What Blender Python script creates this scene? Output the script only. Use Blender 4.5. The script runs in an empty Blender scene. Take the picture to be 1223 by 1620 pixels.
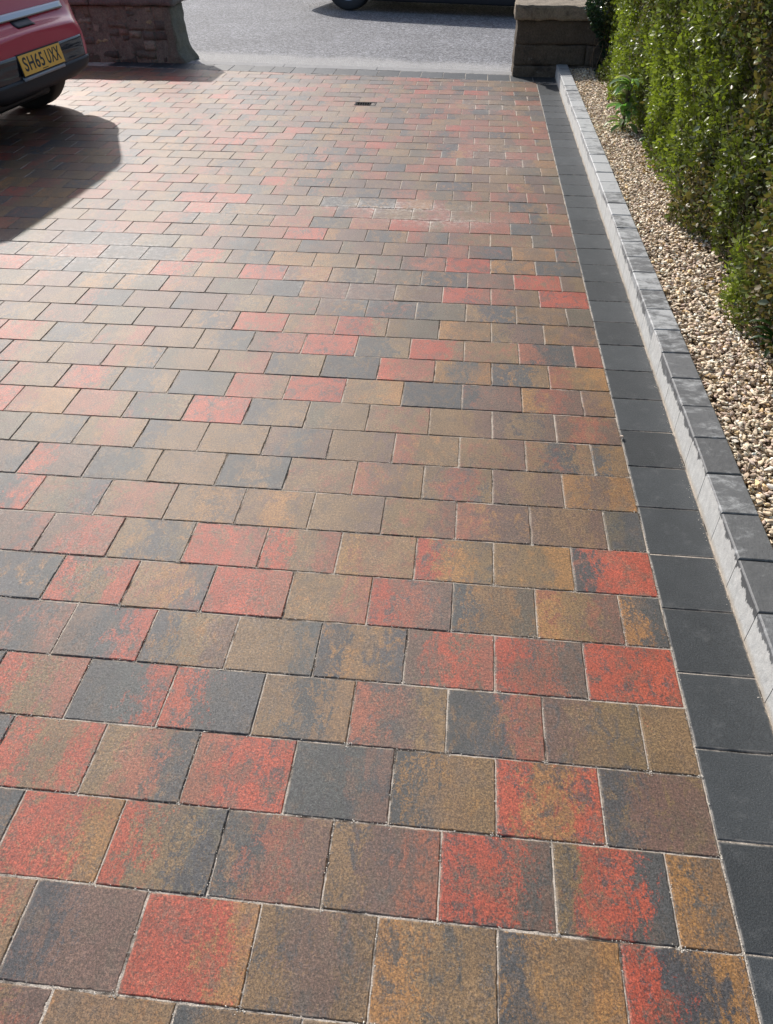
import bpy, bmesh, math, random
import numpy as np
from mathutils import Vector, Matrix, noise
from mathutils.bvhtree import BVHTree

# ------------------------------------------------------------------ camera, sky, sun, exposure
S = bpy.context.scene
C = S.collection
cam_d = bpy.data.cameras.new('camera')
cam = bpy.data.objects.new('camera', cam_d)
C.objects.link(cam)
right = Vector((.994788, .101947, -.001910)); down = Vector((.065396, -.652277, -.755154)); fwd = Vector((-.078232, .751094, -.655544))
m3 = Matrix((right, -down, -fwd)).transposed()
cam.matrix_world = Matrix.Translation((0, 0, 1.38)) @ m3.to_4x4()
cam_d.sensor_fit = 'VERTICAL'; cam_d.sensor_height = 36; cam_d.lens = 25.85
cam_d.clip_start = .02; cam_d.clip_end = 2000
S.camera = cam

SUN_EL, SUN_AZ = math.radians(39), math.radians(-34)      # azimuth from +Y towards +X
w = bpy.data.worlds.new('World'); S.world = w; w.use_nodes = True
nt = w.node_tree
sky = nt.nodes.new('ShaderNodeTexSky'); sky.sky_type = 'NISHITA'; sky.sun_disc = False
sky.sun_elevation = SUN_EL; sky.sun_rotation = SUN_AZ
sky.air_density = 1.0; sky.dust_density = 2.0; sky.ozone_density = 1.0
bg = nt.nodes['Background']; bg.inputs[1].default_value = .13
nt.links.new(sky.outputs[0], bg.inputs[0])
sd = bpy.data.lights.new('sun', 'SUN'); sd.energy = 3.8; sd.angle = math.radians(.9); sd.color = (1, .95, .895)
sun = bpy.data.objects.new('sun', sd); C.objects.link(sun)
tosun = Vector((math.sin(SUN_AZ)*math.cos(SUN_EL), math.cos(SUN_AZ)*math.cos(SUN_EL), math.sin(SUN_EL)))
sun.rotation_euler = tosun.to_track_quat('Z', 'Y').to_euler(); sun.location = tosun*30
S.view_settings.view_transform = 'Standard'; S.view_settings.look = 'None'
S.view_settings.exposure = .5; S.view_settings.gamma = 1

RNG = random.Random(7)
NP = np.random.default_rng(11)

# ------------------------------------------------------------------ helpers
def link(name, me, mats=None, parent=None, smooth=False):
    o = bpy.data.objects.new(name, me); C.objects.link(o)
    if mats:
        for m in (mats if isinstance(mats, (list, tuple)) else [mats]): me.materials.append(m)
    if smooth: me.polygons.foreach_set('use_smooth', [True]*len(me.polygons))
    if parent: o.parent = parent
    return o
def tag(o, label, cat, group=None, kind=None):
    o['label'] = label; o['category'] = cat
    if group: o['group'] = group
    if kind: o['kind'] = kind
    return o
def struct(o): o['kind'] = 'structure'; return o
def empty(name, loc=(0, 0, 0), rz=0):
    o = bpy.data.objects.new(name, None); C.objects.link(o); o.location = loc; o.rotation_euler = (0, 0, rz)
    o.empty_display_size = .1
    return o
def mesh(name, vs, fs):
    me = bpy.data.meshes.new(name); me.from_pydata([tuple(v) for v in vs], [], fs); me.update(); return me
def np_mesh(name, V, F):
    """V (n,3), F (m,k) constant k"""
    me = bpy.data.meshes.new(name); n, k = F.shape
    me.vertices.add(len(V)); me.vertices.foreach_set('co', V.astype(np.float32).ravel())
    me.loops.add(n*k); me.loops.foreach_set('vertex_index', F.astype(np.int32).ravel())
    me.polygons.add(n); me.polygons.foreach_set('loop_start', np.arange(0, n*k, k, dtype=np.int32))
    me.update(calc_edges=True); me.validate(); return me
def pattr(me, name, arr, typ='FLOAT_COLOR'):
    a = me.attributes.new(name, typ, 'POINT')
    arr = np.asarray(arr, dtype=np.float32)
    if typ == 'FLOAT_COLOR':
        if arr.shape[1] == 3: arr = np.concatenate([arr, np.ones((len(arr), 1), np.float32)], 1)
        a.data.foreach_set('color', arr.ravel())
    elif typ == 'FLOAT_VECTOR': a.data.foreach_set('vector', arr.ravel())
    else: a.data.foreach_set('value', arr.ravel())
def bm_mesh(name, bm):
    me = bpy.data.meshes.new(name); bm.normal_update(); bm.to_mesh(me); bm.free(); return me
def box(bm, c, s, bev=0, rot=None, seg=1):
    r = bmesh.ops.create_cube(bm, size=1)['verts']
    for v in r: v.co = Vector((v.co.x*s[0], v.co.y*s[1], v.co.z*s[2]))
    if bev:
        ed = list({e for v in r for e in v.link_edges})
        r2 = bmesh.ops.bevel(bm, geom=ed, offset=bev, segments=seg, affect='EDGES', profile=.6)
        r = list({v for f in r2['faces'] for v in f.verts} | {v for v in r if v.is_valid})
    for v in r:
        if rot: v.co = rot @ v.co
        v.co += Vector(c)
    return r
def tube(bm, pts, rad, n=8, caps=True):
    pts = [Vector(p) for p in pts]; rings = []
    for i, p in enumerate(pts):
        d = (pts[min(i+1, len(pts)-1)] - pts[max(i-1, 0)]).normalized()
        a = d.cross(Vector((0, 0, 1)));
        if a.length < .01: a = d.cross(Vector((1, 0, 0)))
        a.normalize(); b = d.cross(a); r = rad[i] if isinstance(rad, (list, tuple)) else rad
        rings.append([bm.verts.new(p + (a*math.cos(t*2*math.pi/n) + b*math.sin(t*2*math.pi/n))*r) for t in range(n)])
    for A, B in zip(rings, rings[1:]):
        for i in range(n): bm.faces.new((A[i], A[(i+1) % n], B[(i+1) % n], B[i]))
    if caps: bm.faces.new(rings[0][::-1]); bm.faces.new(rings[-1])
def lathe(bm, prof, axis_y=True, n=48):
    """prof [(r, a)], revolve around local Y"""
    rings = []
    for r, a in prof:
        rings.append([bm.verts.new((r*math.cos(t*2*math.pi/n), a, r*math.sin(t*2*math.pi/n))) for t in range(n)])
    for A, B in zip(rings, rings[1:]):
        for i in range(n): bm.faces.new((A[i], A[(i+1) % n], B[(i+1) % n], B[i]))
    return rings

# ------------------------------------------------------------------ node helpers
class N:
    def __init__(s, name):
        s.m = bpy.data.materials.new(name); s.m.use_nodes = True; s.t = s.m.node_tree
        s.b = s.t.nodes['Principled BSDF']; s.out = s.t.nodes['Material Output']
    def n(s, typ, **kw):
        x = s.t.nodes.new(typ)
        for k, v in kw.items(): setattr(x, k, v)
        return x
    def set(s, sock, v):
        if hasattr(v, 'is_output') or isinstance(v, bpy.types.NodeSocket): s.t.links.new(v, sock)
        else: sock.default_value = v
    def pos(s): return s.n('ShaderNodeNewGeometry').outputs['Position']
    def obj(s): return s.n('ShaderNodeTexCoord').outputs['Object']
    def attr(s, nm, o='Color'): a = s.n('ShaderNodeAttribute'); a.attribute_name = nm; return a.outputs[o]
    def scale(s, v, sc):
        x = s.n('ShaderNodeVectorMath', operation='MULTIPLY'); s.set(x.inputs[0], v); x.inputs[1].default_value = sc; return x.outputs[0]
    def noise(s, v, sc, det=3, rough=.55, dist=0):
        x = s.n('ShaderNodeTexNoise'); s.set(x.inputs['Vector'], v); x.inputs['Scale'].default_value = sc
        x.inputs['Detail'].default_value = det; x.inputs['Roughness'].default_value = rough; x.inputs['Distortion'].default_value = dist
        return x.outputs['Fac']
    def vor(s, v, sc, feat='F1', o='Distance'):
        x = s.n('ShaderNodeTexVoronoi', feature=feat); s.set(x.inputs['Vector'], v); x.inputs['Scale'].default_value = sc; return x.outputs[o]
    def math(s, op, a, b=0, c=0, clamp=False):
        x = s.n('ShaderNodeMath', operation=op); x.use_clamp = clamp
        s.set(x.inputs[0], a); s.set(x.inputs[1], b); s.set(x.inputs[2], c); return x.outputs[0]
    def rng(s, v, a, b, c=0, d=1, smooth=True):
        x = s.n('ShaderNodeMapRange'); x.interpolation_type = 'SMOOTHSTEP' if smooth else 'LINEAR'
        s.set(x.inputs[0], v)
        for i, k in enumerate((a, b, c, d)): s.set(x.inputs[i+1], k)
        return x.outputs[0]
    def mix(s, f, a, b, mode='MIX'):
        x = s.n('ShaderNodeMix', data_type='RGBA', blend_type=mode); x.clamp_factor = True
        s.set(x.inputs[0], f)
        for i, k in ((6, a), (7, b)):
            if isinstance(k, tuple) and len(k) == 3: k = k + (1,)
            s.set(x.inputs[i], k)
        return x.outputs[2]
    def mul(s, col, f):   # col * scalar
        x = s.n('ShaderNodeVectorMath', operation='SCALE'); s.set(x.inputs[0], col); s.set(x.inputs['Scale'], f); return x.outputs[0]
    def bump(s, h, dist, strength=1, prev=None):
        x = s.n('ShaderNodeBump'); x.inputs['Strength'].default_value = strength; x.inputs['Distance'].default_value = dist
        s.set(x.inputs['Height'], h)
        if prev is not None: s.set(x.inputs['Normal'], prev)
        return x.outputs[0]
    def fin(s, col=None, rough=None, nrm=None, spec=None, **kw):
        if col is not None: s.set(s.b.inputs['Base Color'], col + (1,) if isinstance(col, tuple) and len(col) == 3 else col)
        if rough is not None: s.set(s.b.inputs['Roughness'], rough)
        if nrm is not None: s.set(s.b.inputs['Normal'], nrm)
        if spec is not None: s.set(s.b.inputs['Specular IOR Level'], spec)
        for k, v in kw.items(): s.set(s.b.inputs[k], v)
        return s.m
def simple(name, col, rough=.5, metal=0, spec=.5, **kw):
    n = N(name); n.fin(col, rough, None, spec); n.b.inputs['Metallic'].default_value = metal
    for k, v in kw.items(): n.b.inputs[k.replace('_', ' ')].default_value = v
    return n.m

# ------------------------------------------------------------------ materials
def dust_glare_mask(n, P):
    """dry sand and lime bloom left in irregular smears on the paving, plus sun glare painted as a pale patch"""
    tot = None
    warp = n.noise(P, 5, 5, .65)
    for (x, y, rx, ry, a) in ((-.40, 4.12, .55, .16, 1.0), (-.15, 3.93, .5, .12, .7), (-.62, 4.17, .4, .12, .6), (.15, 5.2, .5, .5, .35), (-1.75, 3.35, .7, .4, .55), (-1.3, 4.0, .5, .3, .4), (-.5, 3.1, .6, .3, .25), (.2, 6.5, .5, .3, .45)):  # mid-left patch is sun glare painted in; the rest is residue
        d = n.n('ShaderNodeVectorMath', operation='MULTIPLY_ADD'); n.set(d.inputs[0], P); d.inputs[1].default_value = (1/rx, 1/ry, 0); d.inputs[2].default_value = (-x/rx, -y/ry, 0)
        l = n.n('ShaderNodeVectorMath', operation='LENGTH'); n.set(l.inputs[0], d.outputs[0])
        k = n.rng(n.math('ADD', l.outputs['Value'], n.math('MULTIPLY', n.math('SUBTRACT', warp, .5), 1.6)), .2, 1.15, a, 0)
        tot = k if tot is None else n.math('MAXIMUM', tot, k)
    return tot

def paver_mat():
    n = N('paver_concrete'); P = n.pos()
    bl = n.n('ShaderNodeSeparateXYZ'); n.set(bl.inputs[0], n.attr('block_uv', 'Vector'))
    u, v, r = bl.outputs
    off = n.n('ShaderNodeVectorMath', operation='MULTIPLY_ADD'); n.set(off.inputs[0], n.attr('block_id', 'Vector')); off.inputs[1].default_value = (7, 5, 3); n.set(off.inputs[2], P)
    Q = off.outputs[0]
    warp = n.noise(n.scale(Q, (1, .42, 1)), 30, 6, .74, .6)
    fine = n.noise(n.scale(Q, (1, .75, 1)), 130, 4, .72)
    grit = n.noise(P, 290, 3, .75)
    gr_ = n.math('ADD', n.math('MULTIPLY', n.math('SUBTRACT', fine, .5), .75), n.math('MULTIPLY', n.math('SUBTRACT', grit, .5), .8))
    t = n.math('ADD', u, n.math('ADD', n.math('MULTIPLY', n.math('SUBTRACT', warp, .5), 1.55), gr_))
    c = n.mix(n.rng(t, .20, .38), n.attr('col_a'), n.attr('col_b'))
    c = n.mix(n.rng(t, .60, .78), c, n.attr('col_c'))
    # patches of the other pigments thrown through each block
    pat = n.noise(n.scale(Q, (1, .6, 1)), 30, 6, .75, .6)
    pat2 = n.math('ADD', pat, n.math('MULTIPLY', gr_, .5))
    c = n.mix(n.rng(pat2, .50, .63, 0, .85), c, n.attr('col_d'))
    pat3 = n.noise(n.scale(Q, (1, .8, 1)), 19, 5, .7, .3)
    c = n.mix(n.rng(n.math('ADD', pat3, n.math('MULTIPLY', gr_, .5)), .50, .66, 0, .65), c, (.088, .062, .042))
    # aggregate grain
    g = n.noise(P, 620, 2, .6); g2 = n.noise(P, 260, 3, .6)
    c = n.mul(c, n.rng(g, .3, .7, .6, 1.45, False)); c = n.mul(c, n.rng(g2, .32, .68, .48, 1.55, False)); c = n.mul(c, n.rng(n.noise(P, 150, 4, .8), .36, .64, .62, 1.38, False))
    spk = n.vor(P, 230); c = n.mul(c, n.rng(spk, .10, .30, .45, 1))
    c = n.mul(c, n.rng(n.noise(Q, 9, 3), .3, .7, .86, 1.14, False))
    pale = n.vor(P, 330); c = n.mix(n.rng(pale, .08, .2, .35, 0), c, (.36, .29, .22))
    pit = n.vor(n.scale(P, (1, 1, .2)), 170); pm = n.rng(pit, .10, .20, 1, 0); pm = n.math('MULTIPLY', pm, n.rng(n.noise(P, 60, 2), .5, .62))
    c = n.mix(n.math('MULTIPLY', pm, .85), c, (.02, .018, .016))
    # arrises bleached by jointing sand
    eu = n.math('MINIMUM', u, n.math('SUBTRACT', 1, u)); ev = n.math('MINIMUM', v, n.math('SUBTRACT', 1, v))
    e = n.math('MINIMUM', eu, n.math('MULTIPLY', ev, .8))
    em = n.math('MULTIPLY', n.rng(e, .0, .035, 1, 0), n.rng(n.noise(P, 24, 4, .7), .46, .62, 0, .6))
    c = n.mix(em, c, (.34, .27, .20))
    chip = n.math('SUBTRACT', n.math('MULTIPLY', n.math('SUBTRACT', n.noise(P, 210, 4, .8), .42), .07), e)
    c = n.mix(n.rng(chip, -.004, .003, 0, .85), c, (.035, .026, .021))
    dm = n.math('MULTIPLY', dust_glare_mask(n, P), n.rng(n.noise(P, 38, 6, .8), .42, .66, .0, 1))
    dm = n.math('MULTIPLY', dm, n.rng(e, .02, .16, 1, .38))
    c = n.mix(n.math('MULTIPLY', dm, .85), c, (.56, .52, .46))
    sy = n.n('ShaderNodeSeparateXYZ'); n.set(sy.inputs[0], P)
    haze_film = n.math('MULTIPLY', n.rng(n.noise(P, 1.6, 6, .7), .3, .75, .25, 1), n.rng(sy.outputs[1], 2.2, 6.5, .02, .20, False))  # dust film, painted paler with distance to stand for veiling glare
    c = n.mix(haze_film, c, (.33, .26, .22))
    nr = n.bump(n.noise(P, 480, 4, .75), .0010, .7); nr = n.bump(n.noise(P, 900, 2, .6), .0006, .7, nr); nr = n.bump(n.math('SUBTRACT', 1, pm), .0012, .6, nr)
    return n.fin(c, n.rng(n.noise(P, 240, 3, .7), .3, .7, .43, .61), nr, .40)

def joint_mat():
    n = N('joint_sand'); P = n.pos()
    k = n.noise(P, 7, 5, .75)
    c = n.mix(n.rng(k, .36, .54), (.06, .05, .042), (.46, .40, .33))
    c = n.mul(c, n.rng(n.noise(P, 500, 2), .3, .7, .6, 1.4, False))
    c = n.mix(n.math('MULTIPLY', dust_glare_mask(n, P), .9), c, (.62, .57, .5))
    return n.fin(c, .95, n.bump(n.noise(P, 400, 3), .003, 1), .2)

def kerb_mat():
    n = N('kerb_concrete'); P = n.pos(); xyz = n.n('ShaderNodeSeparateXYZ'); n.set(xyz.inputs[0], P)
    bid = n.attr('block_id', 'Vector'); sb = n.n('ShaderNodeSeparateXYZ'); n.set(sb.inputs[0], bid)
    bu = n.n('ShaderNodeSeparateXYZ'); n.set(bu.inputs[0], n.attr('block_uv', 'Vector'))
    off = n.n('ShaderNodeVectorMath', operation='MULTIPLY_ADD'); n.set(off.inputs[0], bid); off.inputs[1].default_value = (5, 5, 5); n.set(off.inputs[2], P); Q = off.outputs[0]
    base = n.mix(n.noise(Q, 30, 6, .75), (.050, .053, .056), (.12, .123, .125))
    base = n.mul(base, n.rng(sb.outputs[0], 0, 1, .8, 1.25, False))
    # pale bloom on the top, streaky across the block, heavier further along
    bloom = n.noise(n.scale(Q, (.7, 1.2, 1)), 20, 7, .75, .3)
    far = n.rng(xyz.outputs[1], 1.2, 4.5, -.09, .17, False)
    bl = n.rng(n.math('ADD', n.math('ADD', bloom, far), n.math('MULTIPLY', n.math('SUBTRACT', sb.outputs[1], .5), .25)), .43, .68, 0, .85)
    base = n.mix(bl, base, (.38, .39, .39))
    # cement slurry smeared up the road face with a ragged top edge
    geo = n.n('ShaderNodeNewGeometry'); sn = n.n('ShaderNodeSeparateXYZ'); n.set(sn.inputs[0], geo.outputs['True Normal'])
    face = n.rng(sn.outputs[0], -.85, -.95)
    saw = n.math('MULTIPLY', n.math('SUBTRACT', sb.outputs[2], .35), .035)
    jag = n.math('ADD', n.math('MULTIPLY', n.math('SUBTRACT', n.noise(n.scale(Q, (1, 1.0, .25)), 20, 7, .75), .45), .10), saw)
    lim = n.math('SUBTRACT', n.math('SUBTRACT', .094, jag), xyz.outputs[2])
    sm = n.rng(lim, 0, .004)
    slurry = n.mix(n.noise(n.scale(P, (1, 1, .5)), 45, 6, .8), (.26, .26, .25), (.80, .79, .75))
    c = n.mix(n.math('MULTIPLY', face, n.math('MULTIPLY', sm, .93)), base, slurry)
    foot = n.rng(n.math('ADD', xyz.outputs[2], n.math('MULTIPLY', n.noise(P, 50, 3), .02)), .012, .03, 1, 0)
    c = n.mix(n.math('MULTIPLY', n.math('MULTIPLY', foot, face), .6), c, (.42, .36, .28))
    c = n.mul(c, n.rng(n.noise(P, 500, 2), .3, .7, .82, 1.18, False))
    nr = n.bump(n.noise(P, 420, 3), .0012, .6); nr = n.bump(n.noise(P, 60, 4), .003, .5, nr)
    return n.fin(c, .6, nr, .7)

def border_mat():
    n = N('charcoal_paver_concrete'); P = n.pos()
    bid = n.attr('block_id', 'Vector'); sb = n.n('ShaderNodeSeparateXYZ'); n.set(sb.inputs[0], bid)
    bl = n.n('ShaderNodeSeparateXYZ'); n.set(bl.inputs[0], n.attr('block_uv', 'Vector')); u, v, _ = bl.outputs
    off = n.n('ShaderNodeVectorMath', operation='MULTIPLY_ADD'); n.set(off.inputs[0], bid); off.inputs[1].default_value = (5, 5, 5); n.set(off.inputs[2], P); Q = off.outputs[0]
    c = n.mix(n.noise(Q, 14, 5, .65), (.020, .024, .026), (.042, .047, .050))
    c = n.mul(c, n.rng(sb.outputs[0], 0, 1, .8, 1.25, False))
    c = n.mul(c, n.rng(n.noise(P, 300, 4, .7), .3, .7, .5, 1.5, False))
    c = n.mix(n.rng(n.noise(P, 16, 7, .75), .52, .74, 0, .12), c, (.28, .28, .27))
    pale = n.vor(P, 300); c = n.mix(n.rng(pale, .05, .14, .45, 0), c, (.30, .29, .27))
    e = n.math('MINIMUM', n.math('MINIMUM', u, n.math('SUBTRACT', 1, u)), n.math('MULTIPLY', n.math('MINIMUM', v, n.math('SUBTRACT', 1, v)), 1.1))
    em = n.math('MULTIPLY', n.rng(e, 0, .04, 1, 0), n.rng(n.noise(P, 22, 4, .7), .42, .6, .1, .7))
    c = n.mix(em, c, (.33, .30, .26))
    xyz = n.n('ShaderNodeSeparateXYZ'); n.set(xyz.inputs[0], P)
    sandy = n.math('MULTIPLY', n.rng(n.math('ADD', xyz.outputs[0], n.math('MULTIPLY', n.noise(P, 60, 4, .7), .02)), .732, .742), .7)
    c = n.mix(sandy, c, (.42, .35, .27))
    nr = n.bump(n.noise(P, 300, 3), .001, .8); nr = n.bump(n.noise(P, 640, 2), .0006, .7, nr)
    return n.fin(c, .58, nr, .38)

def asphalt_mat():
    n = N('asphalt'); P = n.pos()
    sp = n.noise(P, 95, 2, .7); v = n.vor(P, 75, 'F1', 'Color'); sx = n.n('ShaderNodeSeparateXYZ'); n.set(sx.inputs[0], v)
    c = n.mix(n.rng(sx.outputs[0], .3, .95), (.028, .030, .034), (.26, .26, .27))
    c = n.mix(n.rng(sp, .35, .75, 0, .6), c, (.27, .27, .28)); c = n.mul(c, n.rng(n.noise(P, 26, 3, .7), .3, .7, .75, 1.25, False))
    c = n.mul(c, n.rng(n.noise(P, 1.3, 4), .3, .7, .85, 1.15, False))
    xyz = n.n('ShaderNodeSeparateXYZ'); n.set(xyz.inputs[0], P)
    d = n.math('ADD', xyz.outputs[1], n.math('MULTIPLY', xyz.outputs[0], .125))
    dd = n.math('ADD', d, n.math('MULTIPLY', n.math('SUBTRACT', n.noise(P, 2.2, 5, .7), .5), .6))
    c = n.mix(n.rng(dd, 8.12, 8.5, .6, 0), c, (.34, .33, .31))
    nr = n.bump(n.vor(P, 75), .008, .8)
    return n.fin(c, .8, nr, .4)
def strip_mat():
    n = N('kerb_sill_concrete'); P = n.pos()
    c = n.mix(n.noise(P, 12, 6, .7), (.13, .13, .13), (.28, .275, .265))
    c = n.mul(c, n.rng(n.noise(P, 300, 2), .3, .7, .8, 1.2, False))
    c = n.mix(n.rng(n.vor(n.scale(P, (3.2, 7, 1)), 1.6), .03, .08, .9, 0), c, (.03, .03, .028))
    return n.fin(c, .8, n.bump(n.noise(P, 90, 4), .004, .7), .4)
def soil_mat():
    n = N('soil'); P = n.pos()
    c = n.mix(n.noise(P, 25, 5), (.06, .045, .03), (.20, .15, .10))
    return n.fin(c, .95, n.bump(n.noise(P, 80, 4), .01, 1), .2)
def ground_mat():
    n = N('ground_grass'); P = n.pos()
    c = n.mix(n.noise(P, 3, 5), (.04, .06, .02), (.09, .10, .045))
    return n.fin(c, .95, n.bump(n.noise(P, 40, 4), .02, 1), .2)
def gravel_mat():
    n = N('gravel_stone'); P = n.pos()
    c = n.mul(n.attr('stone_col'), n.rng(n.noise(P, 240, 3, .65), .25, .75, .7, 1.3, False))
    c = n.mix(n.rng(n.noise(P, 90, 4, .7), .56, .7, 0, .4), c, (.20, .13, .08))
    return n.fin(c, .75, n.bump(n.noise(P, 200, 3), .002, .8), .35)
def leaf_mat(name, rough=.34, trans=.3):
    n = N(name)
    c = n.attr('leaf_col')
    n.fin(c, rough, None, .55)
    tr = n.n('ShaderNodeBsdfTranslucent'); n.set(tr.inputs[0], n.mix(1.0, c, (1.0, 1.15, .45), 'MULTIPLY'))
    ms = n.n('ShaderNodeMixShader'); ms.inputs[0].default_value = trans
    n.t.links.new(n.b.outputs[0], ms.inputs[1]); n.t.links.new(tr.outputs[0], ms.inputs[2]); n.t.links.new(ms.outputs[0], n.out.inputs[0])
    return n.m
def twig_mat():
    n = N('twig_bark'); P = n.pos()
    return n.fin(n.mix(n.noise(P, 60, 3), (.07, .05, .035), (.20, .15, .11)), .85, n.bump(n.noise(P, 200, 3), .002, 1), .25)
def stone_mat(name, c1, c2, c3, bump=.012):
    n = N(name); P = n.pos()
    a = n.attr('stone_col')
    c = n.mix(n.noise(P, 9, 6, .7), c1, c2); c = n.mix(n.rng(n.noise(P, 5, 5, .7, .5), .5, .68, 0, .8), c, c3)
    c = n.mix(1.0, c, a, 'MULTIPLY')
    c = n.mul(c, n.rng(n.noise(P, 70, 5, .75), .25, .75, .55, 1.45, False))
    c = n.mix(n.rng(n.noise(P, 18, 6, .75), .62, .72, 0, .55), c, (.30, .28, .24))
    nr = n.bump(n.noise(P, 28, 7, .75), bump, .9); nr = n.bump(n.noise(P, 160, 3), .003, .8, nr)
    return n.fin(c, .9, nr, .3)

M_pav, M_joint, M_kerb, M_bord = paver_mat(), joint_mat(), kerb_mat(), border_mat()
M_asph, M_strip, M_soil, M_ground, M_grav = asphalt_mat(), strip_mat(), soil_mat(), ground_mat(), gravel_mat()
M_leaf, M_ivy, M_weed, M_twig = leaf_mat('hedge_leaf', .40, .32), leaf_mat('ivy_leaf', .3, .15), leaf_mat('weed_leaf', .4, .6), twig_mat()

# ------------------------------------------------------------------ ground sheets
def gate_y(x): return 7.735 - .082*x                       # far edge of the drive
def quad_sheet(name, pts, z, m):
    return struct(link(name, mesh(name, [(p[0], p[1], z) for p in pts], [tuple(range(len(pts)))]), m))
quad_sheet('ground', [(-150, -150), (150, -150), (150, 200), (-150, 200)], -.09, M_ground)
quad_sheet('road', [(-40, gate_y(-40)+.14+3.5), (-12, gate_y(-12)+.14), (12, gate_y(12)+.14), (40, gate_y(40)+.14), (40, 12.0), (40, 13.5), (-40, 21.5)], -.018, M_asph)
bm = bmesh.new()
for i in range(-14, 8):                                    # lowered kerb stones along the mouth of the drive
    x0, x1 = i*.9 + .0008, i*.9 + .8992
    hh = .0 + (i % 3)*.0008
    ys = [(x0, gate_y(x0)+.004), (x1, gate_y(x1)+.004), (x1, gate_y(x1)+.15), (x0, gate_y(x0)+.15)]
    vb = [bm.verts.new((a, b, -.08)) for a, b in ys]; vt = [bm.verts.new((a, b, -.001+hh)) for a, b in ys]
    bm.faces.new(vt)
    for k in range(4): bm.faces.new((vb[k], vb[(k+1) % 4], vt[(k+1) % 4], vt[k]))
bmesh.ops.bevel(bm, geom=[e for e in bm.edges if all(v.co.z > -.01 for v in e.verts)], offset=.003, segments=2, affect='EDGES')
struct(link('kerb_sill', bm_mesh('kerb_sill', bm), M_strip))
quad_sheet('soil_bed', [(.80, -1.2), (3.2, -1.2), (3.2, gate_y(3.2)), (.80, gate_y(.8))], .035, M_soil)

# ------------------------------------------------------------------ block paving (every block real, cut to the edges)
def clip(poly, a, b, c):            # keep a*x+b*y <= c
    out = []
    for i in range(len(poly)):
        p, q = poly[i], poly[(i+1) % len(poly)]
        dp, dq = a*p[0]+b*p[1]-c, a*q[0]+b*q[1]-c
        if dp <= 0: out.append(p)
        if (dp < 0 < dq) or (dq < 0 < dp):
            t = dp/(dp-dq); out.append((p[0]+(q[0]-p[0])*t, p[1]+(q[1]-p[1])*t))
    return out
def inset(poly, d):
    out = poly
    n = len(poly)
    for i in range(n):
        p, q = poly[i], poly[(i+1) % n]
        ex, ey = q[0]-p[0], q[1]-p[1]; L = math.hypot(ex, ey)
        if L < 1e-6: continue
        nx, ny = ey/L, -ex/L        # outward for ccw
        out = clip(out, nx, ny, nx*p[0]+ny*p[1]-d)
        if len(out) < 3: return None
    # tidy
    res = []
    for p in out:
        if not res or math.hypot(p[0]-res[-1][0], p[1]-res[-1][1]) > 1e-4: res.append(p)
    if len(res) > 2 and math.hypot(res[0][0]-res[-1][0], res[0][1]-res[-1][1]) < 1e-4: res.pop()
    return res if len(res) > 2 else None
COL = {'R': (.265, .050, .024), 'r': (.190, .062, .034), 'O': (.200, .098, .030), 'T': (.138, .083, .037), 'B': (.100, .058, .040), 'K': (.044, .045, .044), 'G': (.082, .066, .042)}
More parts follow.
